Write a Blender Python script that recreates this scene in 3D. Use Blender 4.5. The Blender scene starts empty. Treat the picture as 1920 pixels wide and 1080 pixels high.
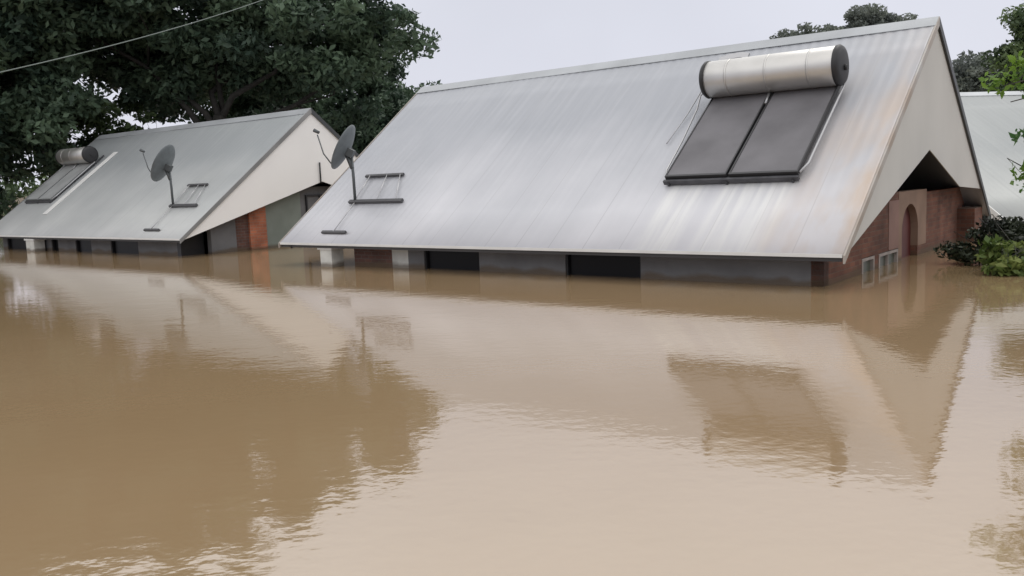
import bpy, bmesh, math, random
import numpy as np
from mathutils import Vector, Matrix
random.seed(7)
sc = bpy.context.scene
COL = sc.collection
rad = math.radians

# ------------------------------------------------------------------ camera
PITCH, ROLL, EYE = 0.12207, -0.03986, 1.8
cam_d = bpy.data.cameras.new("camera"); cam = bpy.data.objects.new("camera", cam_d); COL.objects.link(cam)
cam_d.sensor_width = 36; cam_d.lens = 1642.14/1920*36; cam_d.clip_start = .05; cam_d.clip_end = 3000
_R = Vector((1, 0, 0)); _F = Vector((0, math.cos(PITCH), -math.sin(PITCH))); _U = _R.cross(_F)
_c, _s = math.cos(ROLL), math.sin(ROLL)
_R2 = _R*_c + _U*_s; _U2 = _U*_c - _R*_s
m = Matrix((_R2, _U2, -_F)).transposed().to_4x4(); m.translation = Vector((0, 0, EYE))
cam.matrix_world = m
sc.camera = cam

# ------------------------------------------------------------------ world (overcast) and weak soft sun
SUN_EL, SUN_ROT = rad(58), rad(200)
w = bpy.data.worlds.new("World"); sc.world = w; w.use_nodes = True
nt = w.node_tree; nt.nodes.clear()
out = nt.nodes.new('ShaderNodeOutputWorld'); bg = nt.nodes.new('ShaderNodeBackground')
sky = nt.nodes.new('ShaderNodeTexSky'); sky.sky_type = 'NISHITA'; sky.sun_disc = False
sky.sun_elevation = SUN_EL; sky.sun_rotation = SUN_ROT; sky.dust_density = 4
tc = nt.nodes.new('ShaderNodeTexCoord'); sep = nt.nodes.new('ShaderNodeSeparateXYZ')
nt.links.new(tc.outputs['Generated'], sep.inputs[0])
ramp = nt.nodes.new('ShaderNodeValToRGB')          # overcast cloud layer: brighter overhead than at the horizon
cr = ramp.color_ramp
cr.elements[0].position = 0.0; cr.elements[0].color = (.80, .81, .91, 1)
cr.elements[1].position = 1.0; cr.elements[1].color = (1.20, 1.19, 1.19, 1)
e = cr.elements.new(.22); e.color = (.77, .785, .87, 1)
e = cr.elements.new(.42); e.color = (1.50, 1.49, 1.49, 1)
nt.links.new(sep.outputs['Z'], ramp.inputs[0])
noi = nt.nodes.new('ShaderNodeTexNoise'); noi.inputs['Scale'].default_value = 2.2; noi.inputs['Detail'].default_value = 4
nt.links.new(tc.outputs['Generated'], noi.inputs['Vector'])
mr = nt.nodes.new('ShaderNodeMapRange'); mr.inputs['To Min'].default_value = 10.3; mr.inputs['To Max'].default_value = 11.9
mr.inputs['From Min'].default_value = .3; mr.inputs['From Max'].default_value = .7
nt.links.new(noi.outputs['Fac'], mr.inputs['Value'])
vm = nt.nodes.new('ShaderNodeVectorMath'); vm.operation = 'SCALE'
nt.links.new(ramp.outputs['Color'], vm.inputs[0]); nt.links.new(mr.outputs['Result'], vm.inputs['Scale'])
mx = nt.nodes.new('ShaderNodeMix'); mx.data_type = 'RGBA'; mx.inputs[0].default_value = .93
nt.links.new(sky.outputs[0], mx.inputs[6]); nt.links.new(vm.outputs[0], mx.inputs[7])
nt.links.new(mx.outputs[2], bg.inputs['Color']); bg.inputs['Strength'].default_value = 0.09
nt.links.new(bg.outputs[0], out.inputs['Surface'])
sd = bpy.data.lights.new("sun", 'SUN'); sd.energy = .7; sd.angle = rad(25); sd.color = (1, .97, .92)
so = bpy.data.objects.new("sun", sd); COL.objects.link(so)
so.rotation_euler = (rad(90)-SUN_EL, 0, rad(180)-SUN_ROT+rad(180)-rad(20))
sc.view_settings.view_transform = 'Standard'; sc.view_settings.look = 'None'
sc.view_settings.exposure = 0; sc.view_settings.gamma = 1; sc.view_settings.use_curve_mapping = False

# ------------------------------------------------------------------ helpers
def tag(o, label=None, cat=None, group=None, kind=None):
    if label: o['label'] = label
    if cat: o['category'] = cat
    if group: o['group'] = group
    if kind: o['kind'] = kind
    return o

def empty(name, loc, rz=0.0):
    o = bpy.data.objects.new(name, None); COL.objects.link(o)
    o.location = loc; o.rotation_euler = (0, 0, rz); o.empty_display_size = .3
    return o

class MB:
    """collects shapes, builds one mesh object"""
    def __init__(s): s.v = []; s.f = []; s.sm = []
    def add(s, vs, fs, smooth=False):
        n = len(s.v); s.v += [tuple(v) for v in vs]
        for f in fs: s.f.append([i+n for i in f]); s.sm.append(smooth)
        return s
    def box(s, a, b, M=None):
        x0, y0, z0 = a; x1, y1, z1 = b
        vs = [Vector(p) for p in ((x0,y0,z0),(x1,y0,z0),(x1,y1,z0),(x0,y1,z0),(x0,y0,z1),(x1,y0,z1),(x1,y1,z1),(x0,y1,z1))]
        if M: vs = [M @ v for v in vs]
        return s.add(vs, [(0,3,2,1),(4,5,6,7),(0,1,5,4),(1,2,6,5),(2,3,7,6),(3,0,4,7)])
    def tube(s, pts, rs, n=10, caps=True):
        pts = [Vector(p) for p in pts]
        if not isinstance(rs, (list, tuple)): rs = [rs]*len(pts)
        rings = []; base = len(s.v); up = None
        for i, p in enumerate(pts):
            d = (pts[min(i+1, len(pts)-1)] - pts[max(i-1, 0)]).normalized()
            if up is None: up = Vector((0,0,1)) if abs(d.z) < .9 else Vector((1,0,0))
            x = d.cross(up).normalized(); y = x.cross(d).normalized(); up = y
            rings.append([p + (x*math.cos(t) + y*math.sin(t))*rs[i] for t in [2*math.pi*k/n for k in range(n)]])
        vs = [v for r in rings for v in r]; fs = []
        for i in range(len(rings)-1):
            for k in range(n):
                a = i*n+k; b = i*n+(k+1) % n
                fs.append((a, b, b+n, a+n))
        s.add(vs, fs, True)
        if caps:
            s.add([], []); 
            s.f.append([base+k for k in range(n)][::-1]); s.sm.append(False)
            s.f.append([base+(len(rings)-1)*n+k for k in range(n)]); s.sm.append(False)
        return s
    def prism(s, poly, d):
        """planar 3-D polygon extruded by vector d"""
        poly = [Vector(p) for p in poly]; d = Vector(d); n = len(poly)
        vs = poly + [p+d for p in poly]
        fs = [list(range(n))[::-1], list(range(n, 2*n))] + [(i, (i+1) % n, n+(i+1) % n, n+i) for i in range(n)]
        return s.add(vs, fs)
    def build(s, name, mat, parent=None, bevel=0):
        me = bpy.data.meshes.new(name); me.from_pydata(s.v, [], s.f); me.update()
        for p, q in zip(me.polygons, s.sm): p.use_smooth = q
        bm = bmesh.new(); bm.from_mesh(me); bmesh.ops.recalc_face_normals(bm, faces=bm.faces); bm.to_mesh(me); bm.free()
        me.materials.append(mat)
        o = bpy.data.objects.new(name, me); COL.objects.link(o)
        if parent is not None: o.parent = parent
        if bevel:
            b = o.modifiers.new('bevel', 'BEVEL'); b.width = bevel; b.segments = 2; b.limit_method = 'ANGLE'
        return o

def copy_tree(o, parent=None):
    c = o.copy(); COL.objects.link(c); c.parent = parent
    for ch in [x for x in bpy.data.objects if x.parent == o]: copy_tree(ch, c)
    return c

# ------------------------------------------------------------------ materials
def mud_line(n, l, p, co):
    """silt left on the wall by the flood, with a ragged upper edge"""
    sp = n.new('ShaderNodeSeparateXYZ'); l.new(co.outputs['Object'], sp.inputs[0])
    t = n.new('ShaderNodeTexNoise'); t.inputs['Scale'].default_value = 2.3; t.inputs['Detail'].default_value = 5; l.new(co.outputs['Object'], t.inputs['Vector'])
    a = n.new('ShaderNodeMath'); a.operation = 'MULTIPLY_ADD'; l.new(t.outputs['Fac'], a.inputs[0]); a.inputs[1].default_value = .22; l.new(sp.outputs['Z'], a.inputs[2])
    r = n.new('ShaderNodeMapRange'); l.new(a.outputs[0], r.inputs['Value'])
    for k, v in (('From Min', .24), ('From Max', .16), ('To Min', 0), ('To Max', .75)): r.inputs[k].default_value = v
    mm = n.new('ShaderNodeMix'); mm.data_type = 'RGBA'; l.new(r.outputs[0], mm.inputs[0])
    src = p.inputs['Base Color']
    if src.is_linked: l.new(src.links[0].from_socket, mm.inputs[6])
    else: mm.inputs[6].default_value = src.default_value
    mm.inputs[7].default_value = (.10, .068, .04, 1)
    l.new(mm.outputs[2], p.inputs['Base Color'])

def mat(name, color, rough=.6, metal=0., spec=.5, var=0., vscale=1.0, vdetail=5, bump=0., bscale=20, color2=None, stretch=(1,1,1), ior=None, mud=False):
    mt = bpy.data.materials.new(name); mt.use_nodes = True
    n = mt.node_tree.nodes; l = mt.node_tree.links; p = n['Principled BSDF']
    p.inputs['Base Color'].default_value = (*color, 1); p.inputs['Roughness'].default_value = rough
    p.inputs['Metallic'].default_value = metal; p.inputs['Specular IOR Level'].default_value = spec
    if ior: p.inputs['IOR'].default_value = ior
    co = n.new('ShaderNodeTexCoord'); mp = n.new('ShaderNodeMapping'); mp.inputs['Scale'].default_value = stretch
    l.new(co.outputs['Object'], mp.inputs['Vector'])
    if var or color2:
        t = n.new('ShaderNodeTexNoise'); t.inputs['Scale'].default_value = vscale; t.inputs['Detail'].default_value = vdetail
        l.new(mp.outputs[0], t.inputs['Vector'])
        r = n.new('ShaderNodeValToRGB'); r.color_ramp.elements[0].position = .35; r.color_ramp.elements[1].position = .68
        c2 = color2 or tuple(c*(1-var) for c in color)
        r.color_ramp.elements[0].color = (*c2, 1); r.color_ramp.elements[1].color = (*color, 1)
        l.new(t.outputs['Fac'], r.inputs[0]); l.new(r.outputs[0], p.inputs['Base Color'])
    if mud: mud_line(n, l, p, co)
    if bump:
        t = n.new('ShaderNodeTexNoise'); t.inputs['Scale'].default_value = bscale; t.inputs['Detail'].default_value = 4
        l.new(mp.outputs[0], t.inputs['Vector'])
        b = n.new('ShaderNodeBump'); b.inputs['Strength'].default_value = bump; b.inputs['Distance'].default_value = .02
        l.new(t.outputs['Fac'], b.inputs['Height']); l.new(b.outputs[0], p.inputs['Normal'])
    return mt

def roof_mat(name, base, dark, rust_x=None, streaks=()):
    """galvanised sheet, local x runs along the eave (0 right, negative left), y up slope in plan"""
    mt = bpy.data.materials.new(name); mt.use_nodes = True
    n = mt.node_tree.nodes; l = mt.node_tree.links; p = n['Principled BSDF']
    co = n.new('ShaderNodeTexCoord'); sp = n.new('ShaderNodeSeparateXYZ'); l.new(co.outputs['Object'], sp.inputs[0])
    def noise(scale, stretch, det=4):
        mp = n.new('ShaderNodeMapping'); mp.inputs['Scale'].default_value = stretch; l.new(co.outputs['Object'], mp.inputs[0])
        t = n.new('ShaderNodeTexNoise'); t.inputs['Scale'].default_value = scale; t.inputs['Detail'].default_value = det
        l.new(mp.outputs[0], t.inputs['Vector']); return t.outputs['Fac']
    def ramp(src, a, b, ca=0., cb=1.):
        r = n.new('ShaderNodeMapRange'); r.clamp = True; l.new(src, r.inputs['Value'])
        for k, v in (('From Min', a), ('From Max', b), ('To Min', ca), ('To Max', cb)): r.inputs[k].default_value = v
        return r.outputs['Result']
    def mixc(f, a, b):
        mm = n.new('ShaderNodeMix'); mm.data_type = 'RGBA'
        l.new(f, mm.inputs[0]) if not isinstance(f, float) else setattr(mm.inputs[0], 'default_value', f)
        for i, c in ((6, a), (7, b)):
            if isinstance(c, tuple): mm.inputs[i].default_value = (*c, 1)
            else: l.new(c, mm.inputs[i])
        return mm.outputs[2]
    def mul(a, b):
        mm = n.new('ShaderNodeMath'); mm.operation = 'MULTIPLY'; l.new(a, mm.inputs[0])
        if isinstance(b, float): mm.inputs[1].default_value = b
        else: l.new(b, mm.inputs[1])
        return mm.outputs[0]
    streak = noise(1.0, (2.2, .18, .18)); cloud = noise(.35, (1, 1, 1))
    c = mixc(ramp(cloud, .35, .65), base, dark)
    c = mixc(ramp(streak, .4, .75, 0, .2), c, tuple(x*.9 for x in dark))
    # darker tone on the upper sheets, paler towards the eave, edge broken by noise
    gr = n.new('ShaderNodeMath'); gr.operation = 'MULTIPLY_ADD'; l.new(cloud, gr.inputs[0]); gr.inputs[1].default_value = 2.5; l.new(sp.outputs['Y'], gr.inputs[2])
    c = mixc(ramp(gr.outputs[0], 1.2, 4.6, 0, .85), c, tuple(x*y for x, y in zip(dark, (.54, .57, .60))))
    fine = noise(1.0, (9, .6, .6), 3)
    c = mixc(ramp(fine, .45, .7, 0, .08), c, tuple(min(1, x*1.1) for x in base))
    # side laps between the sheets
    fr_ = n.new('ShaderNodeMath'); fr_.operation = 'PINGPONG'; l.new(sp.outputs['X'], fr_.inputs[0]); fr_.inputs[1].default_value = .38
    c = mixc(mul(ramp(fr_.outputs[0], .012, .004), ramp(streak, .3, .7, .15, .6)), c, tuple(x*.55 for x in dark))
    for x0, x1, y1 in streaks:                     # washed-down pale streaks below the heater
        a = mul(ramp(sp.outputs['X'], x0, x0+.15), ramp(sp.outputs['X'], x1, x1-.15))
        a = mul(mul(a, ramp(sp.outputs['Y'], y1, y1-.25)), ramp(fine, .3, .65, .1, .6))
        c = mixc(a, c, (.72, .72, .70))
    if rust_x:
        a = mul(ramp(sp.outputs['X'], rust_x, -.1), ramp(noise(1.0, (1.5, .5, .5)), .38, .62, .1, 1.))
        a = mul(a, ramp(sp.outputs['Y'], 4.4, .6, .15, .95))
        c = mixc(a, c, (.50, .36, .24))
    l.new(c, p.inputs['Base Color'])
    p.inputs['Metallic'].default_value = .25; p.inputs['Roughness'].default_value = .42
    l.new(ramp(streak, .3, .7, .45, .49), p.inputs['Roughness'])
    return mt

def brick_mat(name, c1, c2, mortar, sc_=1.0):
    mt = bpy.data.materials.new(name); mt.use_nodes = True
    n = mt.node_tree.nodes; l = mt.node_tree.links; p = n['Principled BSDF']
    co = n.new('ShaderNodeTexCoord'); sp = n.new('ShaderNodeSeparateXYZ'); l.new(co.outputs['Object'], sp.inputs[0])
    ad = n.new('ShaderNodeMath'); ad.operation = 'ADD'; l.new(sp.outputs['X'], ad.inputs[0]); l.new(sp.outputs['Y'], ad.inputs[1])
    cb = n.new('ShaderNodeCombineXYZ'); l.new(ad.outputs[0], cb.inputs['X']); l.new(sp.outputs['Z'], cb.inputs['Y'])
    b = n.new('ShaderNodeTexBrick'); l.new(cb.outputs[0], b.inputs['Vector'])
    b.inputs['Color1'].default_value = (*c1, 1); b.inputs['Color2'].default_value = (*c2, 1); b.inputs['Mortar'].default_value = (*mortar, 1)
    b.inputs['Scale'].default_value = sc_; b.inputs['Brick Width'].default_value = .23; b.inputs['Row Height'].default_value = .085
    b.inputs['Mortar Size'].default_value = .008; b.inputs['Mortar Smooth'].default_value = .3
    t = n.new('ShaderNodeTexNoise'); t.inputs['Scale'].default_value = 1.6; t.inputs['Detail'].default_value = 6; l.new(co.outputs['Object'], t.inputs['Vector'])
    r = n.new('ShaderNodeMapRange'); l.new(t.outputs['Fac'], r.inputs['Value'])
    for k, v in (('From Min', .35), ('From Max', .7), ('To Min', .55), ('To Max', 1.15)): r.inputs[k].default_value = v
    vm = n.new('ShaderNodeVectorMath'); vm.operation = 'SCALE'; l.new(b.outputs['Color'], vm.inputs[0]); l.new(r.outputs[0], vm.inputs['Scale'])
    l.new(vm.outputs[0], p.inputs['Base Color']); p.inputs['Roughness'].default_value = .85; mud_line(n, l, p, co)
    bp = n.new('ShaderNodeBump'); bp.inputs['Strength'].default_value = .5; bp.inputs['Distance'].default_value = .01; bp.invert = True
    l.new(b.outputs['Fac'], bp.inputs['Height']); l.new(bp.outputs[0], p.inputs['Normal'])
    return mt

def leaf_mat(name, dark, light, trans=.25, scale=.5):
    mt = bpy.data.materials.new(name); mt.use_nodes = True
    n = mt.node_tree.nodes; l = mt.node_tree.links; p = n['Principled BSDF']
    co = n.new('ShaderNodeTexCoord')
    t = n.new('ShaderNodeTexNoise'); t.inputs['Scale'].default_value = scale; t.inputs['Detail'].default_value = 3; l.new(co.outputs['Object'], t.inputs['Vector'])
    at = n.new('ShaderNodeAttribute'); at.attribute_name = 'tone'
    a = n.new('ShaderNodeMath'); a.operation = 'MULTIPLY_ADD'; l.new(at.outputs['Fac'], a.inputs[0]); a.inputs[1].default_value = .5
    l.new(t.outputs['Fac'], a.inputs[2])
    r = n.new('ShaderNodeValToRGB'); r.color_ramp.elements[0].position = .45; r.color_ramp.elements[1].position = .98
    r.color_ramp.elements[0].color = (*dark, 1); r.color_ramp.elements[1].color = (*light, 1)
    l.new(a.outputs[0], r.inputs[0]); l.new(r.outputs[0], p.inputs['Base Color'])
    p.inputs['Roughness'].default_value = .55; p.inputs['Specular IOR Level'].default_value = .3
    tr = n.new('ShaderNodeBsdfTranslucent'); l.new(r.outputs[0], tr.inputs['Color'])
    ms = n.new('ShaderNodeMixShader'); ms.inputs[0].default_value = trans
    l.new(p.outputs[0], ms.inputs[1]); l.new(tr.outputs[0], ms.inputs[2]); l.new(ms.outputs[0], n['Material Output'].inputs['Surface'])
    return mt

M = {}
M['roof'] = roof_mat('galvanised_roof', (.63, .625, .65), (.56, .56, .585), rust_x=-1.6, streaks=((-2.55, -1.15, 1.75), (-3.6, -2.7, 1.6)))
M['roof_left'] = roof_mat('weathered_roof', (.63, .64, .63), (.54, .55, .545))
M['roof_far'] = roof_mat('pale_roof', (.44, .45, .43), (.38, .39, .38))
M['white_wall'] = mat('stained_white_pillar', (.66, .66, .62), .7, var=.25, vscale=3, mud=True)
M['ridge'] = mat('ridge_metal', (.42, .44, .46), .45, .3, var=.2, vscale=.8)
M['clad_main'] = mat('grey_cladding', (.54, .53, .50), .7, var=.1, vscale=.6)
M['clad_left'] = mat('white_cladding', (.88, .87, .85), .7, var=.04, vscale=.6)
M['barge_dark'] = mat('dark_barge', (.06, .065, .07), .5, var=.2)
M['barge_pale'] = mat('rusty_pale_barge', (.42, .41, .39), .55, color2=(.33, .27, .22), vscale=1.2)
M['barge_grey'] = mat('grey_barge', (.27, .27, .27), .55, var=.3)
M['fascia'] = mat('dark_fascia', (.05, .048, .05), .6, var=.2)
M['white'] = mat('white_paint', (.72, .72, .70), .5, var=.1, vscale=2)
M['plaster'] = mat('grey_plaster', (.17, .17, .175), .85, var=.25, vscale=1.5, bump=.3, mud=True)
M['plaster_pale'] = mat('grey_green_plaster', (.24, .27, .24), .85, var=.2, vscale=1.5, mud=True)
M['pink'] = mat('pink_plaster', (.27, .16, .13), .85, var=.2, vscale=2, mud=True)
M['beige'] = mat('beige_plaster', (.27, .175, .125), .85, var=.2, vscale=2, mud=True)
M['brick'] = brick_mat('red_brick', (.20, .078, .046), (.13, .050, .032), (.15, .095, .07))
M['brick_orange'] = brick_mat('orange_brick', (.55, .19, .10), (.40, .13, .07), (.35, .22, .16))
M['brick_brown'] = brick_mat('brown_brick', (.16, .075, .055), (.11, .055, .045), (.14, .11, .10))
M['door'] = mat('dark_red_door', (.10, .018, .015), .5, var=.3, vscale=3)
M['pane'] = mat('dark_window_glass', (.004, .004, .005), .35, spec=.15)
M['frame_pale'] = mat('weathered_white_frame', (.38, .33, .30), .6, var=.3, vscale=4)
M['pane_grey'] = mat('murky_glass', (.09, .10, .08), .3, spec=.4)
M['frame_dark'] = mat('dark_steel_frame', (.02, .02, .022), .5)
M['tank'] = mat('aluminium_tank', (.60, .59, .57), .42, .9, var=.08, vscale=3)
M['cap'] = mat('black_plastic', (.018, .018, .02), .5)
M['absorber'] = mat('absorber_glass', (.19, .185, .195), .55, spec=.12, var=.25, vscale=1.2)
M['panel_frame'] = mat('panel_frame_black', (.05, .05, .053), .45, .3)
M['panel_edge'] = mat('panel_edge_grey', (.10, .10, .11), .45, .4, var=.4, vscale=6)
M['strap'] = mat('galvanised_steel', (.45, .45, .46), .4, .6)
M['dish'] = mat('grey_dish', (.15, .17, .18), .5, .1, var=.25, vscale=4)
M['dish_pole'] = mat('dark_pole', (.09, .10, .105), .5, .3)
M['mount'] = mat('dark_mount_rail', (.07, .07, .075), .6)
M['cable'] = mat('pale_cable', (.13, .16, .145), .5)
M['bark'] = mat('dark_bark', (.035, .032, .028), .9, var=.4, vscale=6, bump=.5)
M['bark_grey'] = mat('grey_bark', (.12, .115, .105), .9, var=.4, vscale=6)
M['ground'] = mat('mud', (.12, .085, .05), .95, var=.3, vscale=.3)
M['leaf_dark'] = leaf_mat('dark_leaves', (.036, .062, .044), (.115, .170, .105), .25)
M['leaf_mid'] = leaf_mat('mid_leaves', (.035, .060, .028), (.12, .17, .075), .25)
M['leaf_grey'] = leaf_mat('hazed_grey_green_leaves', (.11, .125, .12), (.20, .225, .19), .3)  # grey-green leaves, lightened to put distance haze into the colour
M['leaf_bright'] = leaf_mat('bright_leaves', (.045, .12, .03), (.16, .27, .04), .4)
M['leaf_yellow'] = leaf_mat('yellow_green_leaves', (.08, .13, .03), (.26, .30, .09), .35)
M['leaf_black'] = leaf_mat('blackish_leaves', (.010, .015, .010), (.040, .052, .026), .1)  # near-black olive leaf tone

# ------------------------------------------------------------------ ground and water
g = MB(); S = 600
g.add([(-S, -S, -2.6), (S, -S, -2.6), (S, S, -2.6), (-S, S, -2.6)], [(0, 1, 2, 3)])
# the land rises out of the flood far behind the trees
g.add([(-S, 75, -2.6), (S, 75, -2.6), (S, 110, 1.5), (-S, 110, 1.5), (S, 600, 6), (-S, 600, 6)], [(0, 1, 2, 3), (3, 2, 4, 5)])
tag(g.build('ground', M['ground']), 'muddy ground lying under the brown flood water', 'ground', kind='structure')

wm = bpy.data.materials.new('flood_water'); wm.use_nodes = True
n = wm.node_tree.nodes; l = wm.node_tree.links; p = n['Principled BSDF']
co = n.new('ShaderNodeTexCoord')
t = n.new('ShaderNodeTexNoise'); t.inputs['Scale'].default_value = .12; t.inputs['Detail'].default_value = 4
l.new(co.outputs['Object'], t.inputs['Vector'])
r = n.new('ShaderNodeValToRGB'); r.color_ramp.elements[0].position = .35; r.color_ramp.elements[1].position = .65
r.color_ramp.elements[0].color = (.27, .187, .102, 1); r.color_ramp.elements[1].color = (.31, .215, .126, 1)
l.new(t.outputs['Fac'], r.inputs[0]); l.new(r.outputs[0], p.inputs['Base Color'])
p.inputs['Roughness'].default_value = .05; p.inputs['IOR'].default_value = 2.25
def wave(scale, stretch, dist, prev=None, det=2):
    mp = n.new('ShaderNodeMapping'); mp.inputs['Scale'].default_value = stretch; l.new(co.outputs['Object'], mp.inputs[0])
    t = n.new('ShaderNodeTexNoise'); t.inputs['Scale'].default_value = scale; t.inputs['Detail'].default_value = det; l.new(mp.outputs[0], t.inputs['Vector'])
    b = n.new('ShaderNodeBump'); b.inputs['Strength'].default_value = 1; b.inputs['Distance'].default_value = dist
    l.new(t.outputs['Fac'], b.inputs['Height'])
    if prev: l.new(prev.outputs[0], b.inputs['Normal'])
    return b
b1 = wave(1.1, (1, 1.6, 1), .003)
b2 = wave(9.0, (1, 1.2, 1), .0013, b1)
l.new(b2.outputs[0], p.inputs['Normal'])
wt = MB(); wt.add([(-S, -S, 0), (S, -S, 0), (S, 88, 0), (-S, 88, 0)], [(0, 1, 2, 3)])
tag(wt.build('water', wm), 'smooth brown flood water mirroring the roofs', 'water', kind='structure')

# ------------------------------------------------------------------ houses
YAW = .68206
def corrugated(x0, x1, ya, za, yb, zb, th=.035, amp=.0035, pitch=.20):
    """roof slope between (ya,za) eave and (yb,zb) ridge, ribs run up the slope"""
    b = MB(); nx = int((x1-x0)/pitch*6); ny = 6
    nrm = Vector((0, -(zb-za), (yb-ya))).normalized()
    if nrm.z < 0: nrm = -nrm
    vs = []
    for side in (0, 1):
        for j in range(ny+1):
            f = j/ny
            for i in range(nx+1):
                x = x0+(x1-x0)*i/nx
                h_ = amp*math.cos(2*math.pi*x/pitch) + .006*math.sin(x*.9+f*4)*math.sin(f*5+x*.3)
                q = Vector((x, ya+(yb-ya)*f, za+(zb-za)*f)) + nrm*(h_ - (th if side else 0))
                vs.append(q)
    N = (nx+1)*(ny+1); fs = []
    for side in (0, 1):
        for j in range(ny):
            for i in range(nx):
                a = side*N + j*(nx+1)+i
                q = (a, a+1, a+nx+2, a+nx+1)
                fs.append(q if side else q[::-1])
    b.add(vs, fs, True)
    rim = [j*(nx+1) for j in range(ny+1)]; rim2 = [j*(nx+1)+nx for j in range(ny+1)]
    bot = list(range(nx+1)); top = [ny*(nx+1)+i for i in range(nx+1)]
    for seq in (rim, rim2, bot, top):
        for p_, q_ in zip(seq, seq[1:]):
            b.f.append([p_, q_, q_+N, p_+N]); b.sm.append(False)
    return b

def house_shell(root, L, W, e, r, roofm, clad, barge_front, barge_back, vpeak, yl, rec_front=.5, cap=M['ridge'], far=False):
    """roof slopes, ridge, barges, gable cladding; local x from -L (left) to 0 (right gable), y from 0 to W"""
    sl = (r-e)/(W/2)
    roof = MB()
    parts = []
    for nm, (ya, yb) in (('roof_slope', (0, W/2)), ('roof_slope', (W, W/2))):
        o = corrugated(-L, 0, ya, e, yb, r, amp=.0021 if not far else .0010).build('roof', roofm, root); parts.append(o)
    rc = MB()
    for sgn in (-1, 1):
        y1 = W/2 + sgn*.24
        rc.prism([(-L-.02, W/2, r+.018), (-L-.02, y1, r+.018-.24*sl), (-L-.02, y1, r+.008-.24*sl), (-L-.02, W/2, r+.006)], (L+.04, 0, 0))
    rc.build('ridge_cap', cap, parts[0])
    # barge boards on both gable ends
    for x0, xs in ((.004, 1), (-L-.004, -1)):
        for (ya, yb, m_) in ((-.02, W/2, barge_front), (W+.02, W/2, barge_back)):
            za = e - sl*.02
            pl = [(x0, ya, za+.012), (x0, yb, r+.012), (x0, yb, r-.15), (x0, ya, za-.11)]
            MB().prism(pl, (xs*.03, 0, 0)).build('barge_board', m_, root)
    # fascia under the eaves
    for y0 in (.03, W-.055):
        MB().box((-L+.03, y0, e-.10), (-.03, y0+.025, e-.02)).build('fascia_board', M['fascia'], root)
    for y0 in (-.008, W-.004):
        MB().box((-L+.01, y0, e-.040), (-.01, y0+.012, e+.012)).build('eave_flashing', M['white'], root)
    # gable cladding with the raised inverted-V lower edge
    vy, vz = vpeak
    c0 = e-.03
    for x0 in (-.035, -L+.015):
        pl = [(x0, .06, c0-.02), (x0, vy, vz), (x0, yl, vz-(yl-vy)*.305), (x0, W-(1.2-e)/sl-.12, 1.2), (x0, W/2, r-.05)]
        MB().prism(pl, (.02, 0, 0)).build('gable_panel', clad, root)

def wall_box(root, name, m_, a, b, **k):
    return MB().box(a, b).build(name, m_, root)

def window(root, x0, x1, y, z0, z1, fm, pm, face='front', mull=1, fw=.05):
    """window in the front wall (facing -y) or in the gable wall (facing +x): frame with its pane"""
    f = MB()
    def bx(u0, u1, v0, v1, d0, d1, mb):
        if face == 'front': mb.box((u0, y+d0, v0), (u1, y+d1, v1))
        else: mb.box((y-d1, u0, v0), (y-d0, u1, v1))
    bx(x0, x0+fw, z0, z1, -.03, .04, f); bx(x1-fw, x1, z0, z1, -.03, .04, f)
    bx(x0+fw, x1-fw, z1-fw, z1, -.03, .04, f); bx(x0+fw, x1-fw, z0, z0+fw, -.03, .04, f)
    for k in range(mull):
        xm = x0+(x1-x0)*(k+1)/(mull+1)
        bx(xm-.015, xm+.015, z0+fw, z1-fw, -.015, .03, f)
    fo = f.build('window', fm, root)
    pn = MB(); bx(x0+fw*.5, x1-fw*.5, z0+fw*.5, z1-fw*.5, .032, .038, pn)
    pn.build('pane', pm, fo)
    return fo

def front_wall(root, y, z0, z1, spans, th=.2):
    """wall pieces between the windows"""
    for x0, x1, m_, nm in spans:
        MB().box((x0, y, z0), (x1, y+th, z1)).build(nm, m_, root)

# ---- main house
L, W, EV, RG = 13.278, 10.269, .540, 4.470
H = empty('flooded_house', (4.7988, 12.5915, 0), -YAW)
tag(H, 'large central house flooded to its eaves, grey metal roof with rusty right edge', 'house', 'flooded houses with metal roofs')
house_shell(H, L, W, EV, RG, M['roof'], M['clad_main'], M['barge_pale'], M['barge_dark'], (4.79, 2.06), 7.25)
ZB = -2.55
front_wall(H, .5, ZB, .86, [(-3.66, -.45, M['plaster'], 'front_wall'), (-7.41, -5.28, M['plaster'], 'front_wall'),
                            (-9.45, -8.97, M['plaster'], 'front_wall'), (-9.95, -9.45, M['white_wall'], 'front_wall'), (-11.2, -9.95, M['brick_brown'], 'brick_wall')])
for a_, b_ in ((-5.28, -3.66), (-8.97, -7.41)):
    window(H, a_+.003, b_-.003, .56, -.75, .50, M['frame_dark'], M['pane'], mull=0, fw=.03)
    MB().box((a_, .5, ZB), (b_, .7, -.755)).build('front_wall', M['plaster'], H)
    MB().box((a_, .5, .503), (b_, .7, .86)).build('front_wall', M['plaster'], H)
# left-end porch: return wall and pillar
def end_wall(root, nm, m_, x, W_, e_, r_, z0):
    k = (r_-e_)/(W_/2)
    MB().prism([(x, .703, z0), (x, W_-.703, z0), (x, W_-.703, e_+.703*k-.06), (x, W_/2, r_-.06), (x, .703, e_+.703*k-.06)], (.2, 0, 0)).build(nm, m_, root)
end_wall(H, 'brick_wall', M['brick_brown'], -11.2, W, EV, RG, ZB)
MB().box((-11.92, .10, ZB), (-11.52, .45, .52)).build('pillar', M['white_wall'], H)
MB().box((-11.97, .06, .40), (-11.47, .49, .50)).build('pillar_capital', M['white'], H)
MB().box((-11.0, W-.7, ZB), (-.45, W-.5, .86)).build('rear_wall', M['plaster'], H)
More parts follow.
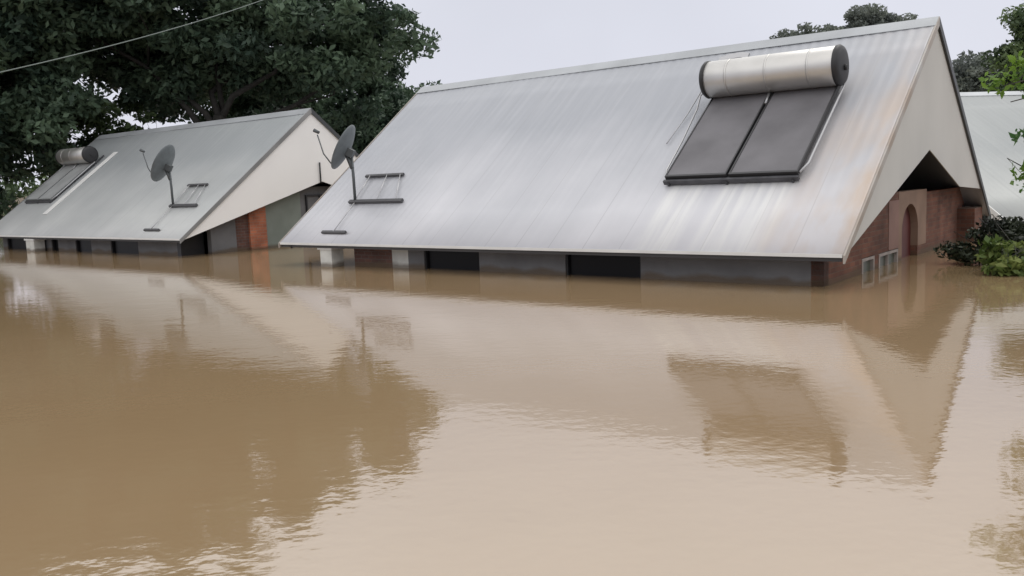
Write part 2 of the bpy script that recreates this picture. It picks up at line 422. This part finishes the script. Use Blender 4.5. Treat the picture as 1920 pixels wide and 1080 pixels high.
# gable wall, recessed under the cladding; the roof space above it stays open and dark
gx = -.45
def gbox(y0, y1, z0, z1, m_, nm, d0=0., d1=.2): return MB().box((gx-d1, y0, z0), (gx-d0, y1, z1)).build(nm, m_, H)
MB().prism([(gx, .5, ZB), (gx, 2.30, ZB), (gx, 2.30, 1.30), (gx, 1.02, 1.22), (gx, .5, .84)], (-.2, 0, 0)).build('gable_wall', M['brick'], H)
gbox(2.303, 4.42, .26, 1.30, M['brick'], 'gable_wall')
gbox(2.303, 4.42, ZB, -.9, M['brick'], 'gable_wall')
gbox(2.98, 3.24, -.9, .26, M['brick'], 'gable_wall')
window(H, 2.31, 2.975, gx-.02, -.88, .252, M['frame_pale'], M['pane_grey'], face='gable', mull=0, fw=.05)
window(H, 3.245, 4.41, gx-.02, -.88, .252, M['frame_pale'], M['pane_grey'], face='gable', mull=1, fw=.05)
gbox(3.80, 4.42, .27, 1.16, M['pink'], 'plaster_panel', -.012, 0)
# arched doorway in a plastered surround
arch_c, arch_w, arch_z = 5.22, .56, .55
sur = [(4.425, ZB), (4.425, 1.28), (6.40, 1.24), (6.40, .45), (arch_c+arch_w, .45)]
pts = [(arch_c+arch_w*math.cos(t), arch_z+.50*math.sin(t)) for t in [math.pi*k/14 for k in range(15)]]
poly = [(4.425, ZB), (4.425, 1.30), (6.40, 1.30), (6.40, .20), (arch_c+arch_w, .20)] + pts + [(arch_c-arch_w, ZB)]
MB().prism([(gx+.006, y, z) for y, z in poly], (-.2, 0, 0)).build('arch_surround', M['beige'], H)
MB().box((gx-.19, arch_c+arch_w+.002, ZB), (gx, 6.40, .197)).build('gable_wall', M['brick'], H)
MB().prism([(gx-.13, y, z) for y, z in [(arch_c+(arch_w-.002)*math.cos(t), arch_z+.498*math.sin(t)) for t in [math.pi*k/14 for k in range(15)]] + [(arch_c-arch_w+.002, ZB), (arch_c+arch_w-.002, ZB)]], (-.05, 0, 0)).build('door', M['door'], H)
gbox(6.403, W-.5, ZB, 1.24, M['brick'], 'gable_wall')
MB().box((gx-.25, W-1.15, ZB), (-.09, W-.36, .77)).build('brick_pier', M['brick'], H)
# lifted flashing near the ridge behind the heater
sl_n = Vector((0, -(RG-EV), W/2)).normalized(); sl_d = Vector((0, W/2, RG-EV)).normalized()
def onroof(s, t, off=0.): return Vector((-s, 0, EV)) + sl_d*t + sl_n*off
fl = MB(); 
prof = [onroof(3.5, 6.02, .02), onroof(3.65, 6.05, .05), onroof(3.95, 6.03, .05), onroof(4.15, 6.0, .02)]
fl.add([p_ for p_ in prof] + [p_ - sl_d*.16 - sl_n*.02 for p_ in prof] + [p_ - sl_n*.03 for p_ in prof] + [p_ - sl_d*.16 - sl_n*.04 for p_ in prof],
       [(0,1,5,4),(1,2,6,5),(2,3,7,6),(8,12,13,9),(9,13,14,10),(10,14,15,11),(4,5,13,12),(5,6,14,13),(6,7,15,14),(0,8,9,1),(1,9,10,2),(2,10,11,3)])
fl.build('roof_flashing', M['strap'], H)
MB().tube([onroof(12.9, -.02, -.06), onroof(12.9, -.02, -.13)], .03, 8).build('gutter_bracket', M['frame_dark'], H)

# ---- left house
L2, W2, EV2, RG2 = 13.775, 9.711, .540, 4.318
H2 = empty('flooded_house', (-9.2147, 24.5089, 0), -YAW)
tag(H2, 'smaller grey roofed flooded house on the left with a bright white gable end', 'house', 'flooded houses with metal roofs')
house_shell(H2, L2, W2, EV2, RG2, M['roof_left'], M['clad_left'], M['barge_grey'], M['barge_dark'], (5.15, 2.01), 7.0)
front_wall(H2, .5, ZB, .86, [(-3.28, -1.05, M['plaster'], 'front_wall'), (-6.3, -4.99, M['plaster'], 'front_wall'), (-8.7, -7.4, M['plaster'], 'front_wall'),
                             (-10.88, -9.2, M['plaster'], 'front_wall'), (-13.3, -12.9, M['plaster'], 'front_wall')])
for a_, b_ in ((-4.99, -3.28), (-7.4, -6.3), (-9.2, -8.7), (-12.9, -10.88)):
    window(H2, a_+.003, b_-.003, .56, -.75, .50, M['frame_dark'], M['pane'], mull=0, fw=.03)
    MB().box((a_, .5, ZB), (b_, .7, -.755)).build('front_wall', M['plaster'], H2)
    MB().box((a_, .5, .503), (b_, .7, .86)).build('front_wall', M['plaster'], H2)
MB().box((-10.2, .06, ZB), (-9.55, .42, .52)).build('pillar', M['white_wall'], H2)
MB().box((-10.26, .03, .38), (-9.49, .46, .49)).build('pillar_capital', M['white'], H2)
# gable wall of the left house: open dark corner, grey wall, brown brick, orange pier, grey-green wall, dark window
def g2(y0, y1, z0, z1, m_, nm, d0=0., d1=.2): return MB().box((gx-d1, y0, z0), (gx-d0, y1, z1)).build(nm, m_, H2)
MB().box((-1.05, .5, ZB), (-.85, 1.25, .86)).build('corner_shade_wall', M['frame_dark'], H2)  # near-black box: shade of the open corner put into its colour
g2(1.25, 2.1, ZB, 1.10, M['plaster'], 'gable_wall')
g2(2.1, 2.55, ZB, 1.25, M['brick_brown'], 'brick_wall')
g2(2.55, 3.15, ZB, 1.32, M['brick_orange'], 'brick_pier', -.08, .2)
g2(3.15, 4.55, ZB, 1.75, M['plaster_pale'], 'gable_wall')
g2(4.55, W2-.5, ZB, 1.85, M['plaster'], 'gable_wall')
window(H2, 4.75, 5.9, gx+.03, .5, 1.6, M['frame_dark'], M['pane'], face='gable', mull=1)
end_wall(H2, 'end_wall', M['plaster'], -13.3, W2, EV2, RG2, ZB)
MB().box((-13.1, W2-.7, ZB), (gx-.2, W2-.5, .86)).build('rear_wall', M['plaster'], H2)
MB().tube([(.03, 5.05, 1.95), (.03, 5.05, 2.62)], .025, 8).build('vent_pipe', M['frame_dark'], H2)

_sn = Vector((0, -(RG2-EV2), W2/2)).normalized(); _sd = Vector((0, W2/2, RG2-EV2)).normalized()
_q = lambda s_, t_: Vector((-s_, 0, EV2)) + _sd*t_ + _sn*.012
MB().prism([_q(10.26, 1.15), _q(10.60, 1.15), _q(10.56, 4.75), _q(10.24, 4.75)], _sn*.02).build('roof_flashing', M['white'], H2)

# ---- farther houses: one between the two, one at the right
def far_house(loc, yaw, L_, W_, e_, r_, label, roofm, clad):
    h_ = empty('flooded_house', loc, yaw); tag(h_, label, 'house', 'flooded houses with metal roofs')
    house_shell(h_, L_, W_, e_, r_, roofm, clad, M['white'], M['barge_grey'], (W_*.5, e_+1.5), W_*.7, far=True)
    MB().box((-L_+.5, .5, ZB), (-.5, W_-.5, e_+.2)).build('wall', M['plaster'], h_)
    return h_
hb = Vector((-9.2147, 24.5089, 0)) + Vector((.6304, .7763, 0))*14.5 + Vector((-.776, .630, 0))*(-3.5)
far_house(hb, -YAW, 17.0, 9.7, .54, 4.62, 'distant grey roof glimpsed between the white gable and the central roof', M['roof_far'], M['clad_left'])
far_house((25.5, 24.6, 0), rad(12), 13.3, 13.0, .25, 4.05, 'pale roofed house at the right edge, behind the brick gable and leafy branches', M['roof_far'], M['clad_left'])

# ------------------------------------------------------------------ solar water heaters (local frame: x along eave, y up the slope, z off the roof)
def heater(root_loc, rotm):
    root = bpy.data.objects.new('solar_water_heater', None); COL.objects.link(root)
    root.matrix_world = Matrix.Translation(root_loc) @ rotm
    TL, TR, TY, TZ, RR = -2.54, .02, 2.60, .47, .345
    tb = MB(); n_ = 40
    tb.tube([(TL+.05, TY, TZ), (TL+.06, TY, TZ), (TR-.06, TY, TZ), (TR-.05, TY, TZ)], [RR-.01, RR, RR, RR-.01], n_)
    for xx in (TL+.5, (TL+TR)/2, TR-.5):
        tb.tube([(xx-.02, TY, TZ), (xx+.02, TY, TZ)], RR+.004, n_)
    tank = tb.build('tank', M['tank'], root)
    for x0, sg in ((TL+.06, -1), (TR-.06, 1)):
        c = MB(); prof = [(0, RR+.012), (.05, RR+.014), (.09, RR-.02), (.11, RR-.10), (.115, .02)]
        c.tube([(x0+sg*a, TY, TZ) for a, _ in prof], [q for _, q in prof], n_)
        c.tube([(x0+sg*.10, TY, TZ-.05), (x0+sg*.16, TY, TZ-.05)], .05, 12)
        c.build('end_cap', M['cap'], tank)
    for x0, x1 in ((-2.50, -1.32), (-1.27, -.06)):
        cp = MB(); y0, y1 = .02, 2.62; z0, z1 = .06, .15
        cp.box((x0, y0, z0), (x0+.025, y1, z1)); cp.box((x1-.025, y0, z0), (x1, y1, z1))
        cp.box((x0+.025, y0, z0), (x1-.025, y0+.045, z1)); cp.box((x0+.025, y1-.045, z0), (x1-.025, y1, z1))
        cp.box((x0+.025, y0+.045, z0), (x1-.025, y1-.045, z0+.02))
        col = cp.build('collector_panel', M['panel_frame'], root)
        MB().box((x0+.027, y0+.047, z0+.025), (x1-.027, y1-.047, z1-.012)).build('glass', M['absorber'], col)
    st = MB()
    st.box((-2.52, -.06, .02), (-.04, -.01, .10))
    for xx in (-2.42, -1.30, -.14): st.box((xx-.02, -.08, .0), (xx+.02, 3.1, .058))
    st.build('support_rail', M['panel_edge'], root)
    for xx in (-2.1, -.5):
        cr_ = MB(); cr_.box((xx-.03, 2.64, .06), (xx+.03, 3.0, .10)); cr_.tube([(xx, 2.68, .08), (xx, 2.62, .20)], .02, 8); cr_.tube([(xx, 2.92, .08), (xx, 2.82, .28)], .02, 8)
        cr_.build('tank_cradle', M['strap'], root)
    pp = MB()
    pp.tube([(-2.64, 2.62, .25), (-2.80, 2.6, .14), (-2.74, 2.2, .08), (-2.66, 1.2, .06), (-2.6, .3, .08), (-2.5, .1, .10)], .018, 8)
    pp.tube([(-2.72, 2.75, .30), (-2.86, 2.72, .12), (-2.93, 2.1, .04), (-3.0, 1.2, .03)], .012, 8)
    pp.build('pipe', M['strap'], root)
    p2 = MB(); p2.tube([(-.03, 2.62, .22), (.03, 2.5, .12), (.03, .3, .10), (-.05, .06, .10)], .02, 8)
    p2.tube([(-1.295, 2.1, .14), (-1.295, 2.4, .20)], .022, 8)
    p2.build('pipe', M['strap'], root)
    return root
def roofframe(Hloc, L_, W_, e_, r_, s, t):
    d = Vector((0, W_/2, r_-e_)).normalized(); nn = Vector((0, -(r_-e_), W_/2)).normalized()
    R = Matrix((Vector((1, 0, 0)), d, nn)).transposed().to_4x4()
    Z = Matrix.Rotation(-YAW, 4, 'Z')
    loc = Vector(Hloc) + (Z @ (Vector((-s, 0, e_)) + d*t + nn*.012))
    return loc, Z @ R
ml, mr_ = roofframe(H.location, L, W, EV, RG, 1.12, 1.78)
SW = heater(ml, mr_)
tag(SW, 'solar water heater with white tank and two dark panels on the central roof', 'solar heater', 'solar water heaters on the roofs')
SW2 = copy_tree(SW)
ml, mr_ = roofframe(H2.location, L2, W2, EV2, RG2, 10.95, 1.85)
SW2.matrix_world = Matrix.Translation(ml) @ mr_ @ Matrix.Scale(.88, 4)
M['absorber_pale'] = mat('pale_absorber_glass', (.33, .34, .34), .55, spec=.15, var=.2, vscale=1.2)
M['panel_frame_pale'] = mat('pale_panel_frame', (.20, .21, .21), .5, .2)
for o_ in SW2.children_recursive:                # the panels of this one are given a paler tone
    if o_.name.startswith(('glass', 'collector_panel')):
        o_.data = o_.data.copy(); o_.data.materials[0] = M['absorber_pale'] if o_.name.startswith('glass') else M['panel_frame_pale']
tag(SW2, 'solar water heater at the far left end of the left house roof', 'solar heater', 'solar water heaters on the roofs')

# ------------------------------------------------------------------ satellite dishes (world-aligned root at the pole foot)
def dish(loc, yaw_roof, slope, label, dish_d=.56):
    root = empty('satellite_dish', loc, yaw_roof); tag(root, label, 'satellite dish', 'satellite dishes on the roofs')
    dv = Vector((0, math.cos(slope), math.sin(slope))); nv = Vector((0, -math.sin(slope), math.cos(slope)))
    def on(x, t, off=.03): return Vector((x, 0, 0)) + dv*t + nv*off
    # mounting rails lying on the roof
    R = Matrix((Vector((1, 0, 0)), dv, nv)).transposed().to_4x4()
    MB().box((-.18, -.045, .01), (1.62, .045, .07), R).build('mounting_rail', M['mount'], root)
    MB().box((-.42, .95, .01), (.90, 1.02, .06), R).build('mounting_rail', M['mount'], root)
    MB().box((-.20, -1.12, .01), (.62, -1.05, .06), R).build('mounting_foot', M['mount'], root)
    fr = MB()
    for x_, x2 in ((.0, -.25), (.75, .35), (1.4, .8)): fr.tube([on(x_, 0, .05), on(x2, .98, .05)], .014, 6)
    fr.tube([on(.05, 0, .05), on(.2, -1.08, .05)], .014, 6)
    fr.build('brace', M['strap'], root)
    top = Vector((-.03, 0, 1.06))
    MB().tube([(0, 0, 0), (-.01, 0, .6), top], .035, 12).build('pole', M['dish_pole'], root)
    # the reflector faces left, up and slightly away
    Zr = Matrix.Rotation(-yaw_roof, 3, 'Z')
    N = (Zr @ Vector((-.82, .12, .44))).normalized()
    X = N.cross(Vector((0, 0, 1))).normalized(); Y = X.cross(N).normalized()
    c = top + N*.09 + Vector((0, 0, .16))
    d_ = MB(); rings = 9; seg = 36; vs = []; fs = []
    for side in (0, 1):
        for i in range(rings+1):
            r_ = i/rings
            for k in range(seg):
                a = 2*math.pi*k/seg
                vs.append(c + X*(math.cos(a)*r_*dish_d*.93) + Y*(math.sin(a)*r_*dish_d*1.02) + N*(.13*r_*r_ - (.012 if side else 0)))
    Nn = (rings+1)*seg
    for side in (0, 1):
        for i in range(rings):
            for k in range(seg):
                a = side*Nn+i*seg+k; b = side*Nn+i*seg+(k+1) % seg
                fs.append((a, b, b+seg, a+seg))
    for k in range(seg):
        a = rings*seg+k; b = rings*seg+(k+1) % seg; fs.append((a, b, b+Nn, a+Nn))
    d_.add(vs, fs, True); rf = d_.build('reflector', M['dish'], root)
    bk = MB(); bk.tube([top - Vector((0, 0, .25)), c - N*.02 - Y*.12], .05, 8); bk.box((-.09, -.09, -.1), (.09, .09, .1), Matrix.Translation(c - N*.07 - Y*.05) @ Matrix((X, Y, N)).transposed().to_4x4())
    bk.build('dish_bracket', M['dish_pole'], root)
    lnb = c + N*.82 + Y*.05
    am = MB(); am.tube([c - Y*dish_d*.98 + N*.1, c - Y*.35 + N*.5, lnb - Y*.06], .016, 8)
    arm = am.build('feed_arm', M['dish_pole'], root)
    MB().tube([lnb - N*.02, lnb + N*.12], [.035, .045], 12).build('feed_horn', M['dish_pole'], arm)
    return root
th1 = math.atan2(RG-EV, W/2); th2 = math.atan2(RG2-EV2, W2/2)
l1, _ = roofframe(H.location, L, W, EV, RG, 11.78, 1.43); l2, _ = roofframe(H2.location, L2, W2, EV2, RG2, 2.12, 1.41)
D1 = dish(l1, -YAW, th1, 'grey satellite dish on the left end of the large central roof')
D2 = dish(l2, -YAW, th2, 'grey satellite dish on the left house roof near its white gable', .60)
for ch in [o for o in bpy.data.objects if o.parent == D2 and o.name.startswith(('mounting_rail', 'brace'))]: ch.scale = (.82, 1, 1)

# ------------------------------------------------------------------ overhead cable
def PX(u, v, d):
    """helper: where something seen in the photo stands, at distance d"""
    q = Vector((0, 0, EYE)) + (_F + _R2*((u-960)/1642.14) + _U2*((540-v)/1642.14))*d
    return q
a_, b_ = PX(-260, 190, 15), PX(470, 8, 27)
pts = []
for i in range(25):
    f = i/24*1.6 - .15; q = a_.lerp(b_, f); q.z -= .5*(f)*(1-f)*1.2; pts.append(q)
tag(MB().tube(pts, .012, 6).build('overhead_cable', M['cable']), 'thin pale overhead cable crossing in front of the dark trees', 'cable')

# ------------------------------------------------------------------ vegetation
def leaves(rng, centers, radii, counts, size, flat=.0, jitter=.3, bend=True):
    """leaf faces (a folded quad each) scattered in many small twig clusters; returns verts, faces, tone"""
    V = []; F = []; T = []; base = 0
    for c, rr, cn in zip(centers, radii, counts):
        d = rng.normal(size=(cn, 3)); d /= np.linalg.norm(d, axis=1)[:, None]
        rad_ = rng.random(cn)**.45
        P = c + d*rad_[:, None]*np.array(rr)
        nrm = rng.normal(size=(cn, 3)) + np.array([0, 0, .7]); nrm /= np.linalg.norm(nrm, axis=1)[:, None]
        a = np.cross(nrm, rng.normal(size=(cn, 3))); a /= np.linalg.norm(a, axis=1)[:, None]
        b = np.cross(nrm, a)
        s = size*(.6+.8*rng.random(cn))[:, None]
        tip = P + a*s; bas = P - a*s*.8; l_ = P + b*s*.42 + nrm*s*.12; r_ = P - b*s*.42 + nrm*s*.12
        vs = np.stack([bas, l_, tip, r_], 1).reshape(-1, 3)
        V.append(vs); k = np.arange(cn)*4 + base
        F.append(np.stack([k, k+1, k+2, k+3], 1)); base += cn*4
        T.append(np.repeat(np.clip(.45 + .35*rng.standard_normal() + .18*rng.standard_normal(cn), 0, 1), 4))
    return np.concatenate(V), np.concatenate(F), np.concatenate(T)

def leaf_mesh(name, V, F, T, m_, parent):
    me = bpy.data.meshes.new(name)
    me.vertices.add(len(V)); me.vertices.foreach_set('co', V.astype(np.float32).ravel())
    me.loops.add(F.size); me.loops.foreach_set('vertex_index', F.astype(np.int32).ravel())
    me.polygons.add(len(F)); me.polygons.foreach_set('loop_start', np.arange(0, F.size, 4, dtype=np.int32))
    me.update(calc_edges=True)
    at = me.attributes.new('tone', 'FLOAT', 'POINT'); at.data.foreach_set('value', T.astype(np.float32))
    me.materials.append(m_)
    o = bpy.data.objects.new(name, me); COL.objects.link(o)
    if parent is not None: o.parent = parent
    return o

def tree(name, loc, ells, seed, leafm, barkm, label, cat, trunk_h, trunk_r, nclump=120, per=240, leaf=.2, clump=.9, group=None, bias=None, lean=(0, 0)):
    """ells: crown volumes (cx,cy,cz,rx,ry,rz) relative to the trunk foot"""
    rng = np.random.default_rng(seed)
    root = empty(name, loc); tag(root, label, cat, group)
    vol = np.array([e[3]*e[4]*e[5] for e in ells]); pr = vol/vol.sum()
    C = []
    while len(C) < nclump:
        e = ells[rng.choice(len(ells), p=pr)]
        d = rng.normal(size=3); d /= np.linalg.norm(d)
        C.append(np.array(e[:3]) + d*np.array(e[3:6])*(rng.random()**.42))
    C = np.array(C)
    cl = clump*(.55+.9*rng.random(len(C)))
    cnt = np.maximum(20, (per*(cl/clump)**2.2).astype(int))
    V, F, T = leaves(rng, C, [(c_, c_, c_*.62) for c_ in cl], cnt, leaf)
    leaf_mesh('crown', V, F, T, leafm, root)
    tk = MB(); hub = Vector((lean[0], lean[1], trunk_h))
    z0 = -2.6 - loc[2]
    tk.tube([(0, 0, z0), (lean[0]*.3, lean[1]*.3, trunk_h*.4), tuple(hub)], [trunk_r*1.25, trunk_r, trunk_r*.8], 12)
    # limbs: to each crown volume, then branches to clump centres
    subs = []
    for e in ells:
        tip = Vector(e[:3]); st = hub*(.55+.45*rng.random()); st.z = max(st.z, 0)
        j = trunk_r*1.6
        q = [st + (tip-st)*f + Vector((rng.normal()*j*f*(1-f)*4, rng.normal()*j*f*(1-f)*4, math.sin(f*math.pi)*j*.7 + rng.normal()*j*.3*f*(1-f)*4)) for f in (0, .25, .5, .75, 1)]
        mid = q[2]
        tk.tube([tuple(v) for v in q], [trunk_r*.5, trunk_r*.38, trunk_r*.28, trunk_r*.17, trunk_r*.08], 8)
        subs += [mid, tip, hub.lerp(mid, .6)]
    idx = rng.permutation(len(C))[:min(len(C), 60)]
    for i in idx:
        t_ = Vector(C[i]); s_ = min(subs, key=lambda q: (q-t_).length); m2 = s_.lerp(t_, .5) + Vector(rng.normal(size=3)*.25)
        tk.tube([tuple(s_), tuple(m2), tuple(t_)], [trunk_r*.16, trunk_r*.09, trunk_r*.03], 5)
    tk.build('trunk', barkm, root)
    return root

# the large dark tree over the left house (its boughs hang towards the central roof)
tree('broadleaf_tree', (-13.1, 40, 0), [(4.9, 0, 8.9, 5.2, 4.5, 2.9), (-1.0, 1, 11.8, 6.4, 6, 4.2), (-6.5, 0, 11.0, 6, 6, 4.8), (6.2, 1, 7.0, 3.0, 3, 2.4), (-3.5, 2, 7.6, 4.4, 3, 2.4), (1.2, 2, 8.0, 3.6, 3, 2.2), (2.4, 3, 5.8, 2.2, 2, 1.2)],
     11, M['leaf_dark'], M['bark'], 'huge dark broadleaf tree towering behind the left house, boughs reaching the central roof', 'tree', 5.2, .36, nclump=400, per=250, leaf=.19, clump=1.0, lean=(.3, 0))
tree('broadleaf_tree', (-25.0, 37, 0), [(0, 0, 8, 6.8, 5, 4.5), (-1, 0, 3.6, 6, 4, 3.4), (3, 1, 11.5, 6, 5, 3.5), (-4, 0, 12, 5, 5, 4), (4.5, 1, 5.4, 2.6, 3, 2.6)],
     12, M['leaf_dark'], M['bark'], 'dense blackish green tree filling the left edge down to the water', 'tree', 5, .4, nclump=420, per=280, leaf=.2, clump=1.15)
tree('broadleaf_tree', (-11.5, 50, 0), [(0, 0, 6.0, 6.5, 3, 2.8), (-4, 0, 7.6, 4.5, 3, 2.2), (4.6, 0, 6.0, 3.0, 3, 2.0)],
     21, M['leaf_dark'], M['bark'], 'dark tree standing behind the huge broadleaf, its crown showing under the boughs', 'tree', 3.5, .25, nclump=170, per=190, leaf=.2, clump=.95)
tree('understorey_tree', (-19.0, 41.5, 0), [(0, 0, 4.2, 3.6, 2.5, 2.3), (2.6, .5, 3.2, 3, 2, 1.8)],
     13, M['leaf_mid'], M['bark_grey'], 'lighter green low tree showing just above the left end of the left roof', 'tree', 2.6, .14, nclump=70, per=200, leaf=.16, clump=.75)
tree('understorey_tree', (-4.6, 47, 0), [(-.6, 0, 4.3, 2.6, 2.5, 2.2), (-3.5, 0, 4.0, 2.5, 2, 2.0)],
     14, M['leaf_dark'], M['bark'], 'low dark tree between the white gable and the central roof', 'tree', 2.6, .14, nclump=80, per=200, leaf=.17, clump=.8)
# beyond the central ridge and at the right
tree('distant_tree', (17.6, 45, 0), [(.2, 0, 7.9, 1.5, 1.8, 1.9), (-2.2, 0, 7.4, 2.1, 1.6, 1.6), (2.2, 0, 7.7, 1.3, 1.5, 1.7)],
     15, M['leaf_grey'], M['bark_grey'], 'grey green treetop peeping over the ridge of the central roof', 'tree', 5.5, .2, nclump=190, per=160, leaf=.12, clump=.5)
tree('distant_tree', (27.6, 52, 0), [(0, 0, 5.5, 1.8, 2.5, 2.6), (2.2, 0, 4.4, 4, 3, 2.5), (-.3, 0, 7.0, .9, 1.2, 1.3)],
     16, M['leaf_grey'], M['bark_grey'], 'hazy grey green tree right beside the steep right gable edge', 'tree', 3.5, .2, nclump=170, per=160, leaf=.16, clump=.8)
tree('distant_tree', (27.8, 46, 0), [(0, 0, 7.0, 2.3, 2, 3.2), (-1.4, 0, 5, 2.2, 2, 2.0), (1.5, 0, 4, 3, 2, 2.5)],
     17, M['leaf_mid'], M['bark_grey'], 'tall green tree at the top right corner, the highest on that side', 'tree', 4, .2, nclump=200, per=180, leaf=.15, clump=.75)
# leafy tree at the right edge, branches entering the picture
tree('leafy_tree', (7.06, 9.6, 0), [(-1.1, .2, 2.72, .46, .5, .22), (-.7, .2, 2.62, .5, .5, .34), (-.85, .3, 2.25, .36, .4, .35), (.3, 0, 2.9, .9, .8, .6), (-1.0, .4, 1.6, .28, .3, .25), (.0, .2, 1.6, .7, .5, .5)],
     18, M['leaf_bright'], M['bark_grey'], 'near bright green leafy tree at the right edge, its twigs overlapping the pale roof', 'tree', 1.9, .07, nclump=240, per=34, leaf=.05, clump=.16)
# waterlogged vegetation by the right gable
tree('drowned_shrub', (9.1, 15.2, 0), [(0, 0, .55, 1.2, .6, .26), (-.75, .3, .30, .6, .4, .25), (.4, 0, .2, 1.0, .5, .2), (1.2, 0, .68, 1.0, .6, .35)],
     19, M['leaf_black'], M['bark'], 'nearly black drowned shrub lying against the brick gable', 'shrub', .2, .06, nclump=170, per=90, leaf=.055, clump=.22)
tree('floating_shrub', (8.3, 13.9, 0), [(0, 0, .14, .7, .5, .16), (.55, .2, .22, .6, .5, .2), (-.45, 0, .2, .4, .3, .14), (-.2, .1, .42, .4, .3, .12)],
     20, M['leaf_yellow'], M['bark_grey'], 'yellow green leafy shrub just breaking the water below the blackish one', 'shrub', .05, .03, nclump=80, per=24, leaf=.085, clump=.17)
# far wooded bank that closes the view
rng = np.random.default_rng(5)
Cs = []; Rs = []
for i in range(420):
    x = rng.uniform(-95, 95); y = 92 + rng.uniform(-4, 10) - abs(x)*.25; z = rng.random()**1.2*3.4
    Cs.append(np.array([x, y, z])); Rs.append((2.2, 1.5, 1.3))
V, F, T = leaves(rng, Cs, Rs, [70]*len(Cs), .45)
tag(leaf_mesh('distant_wood', V, F, T, M['leaf_mid'], None), 'low distant wood closing the view behind the houses', 'wood', kind='stuff')
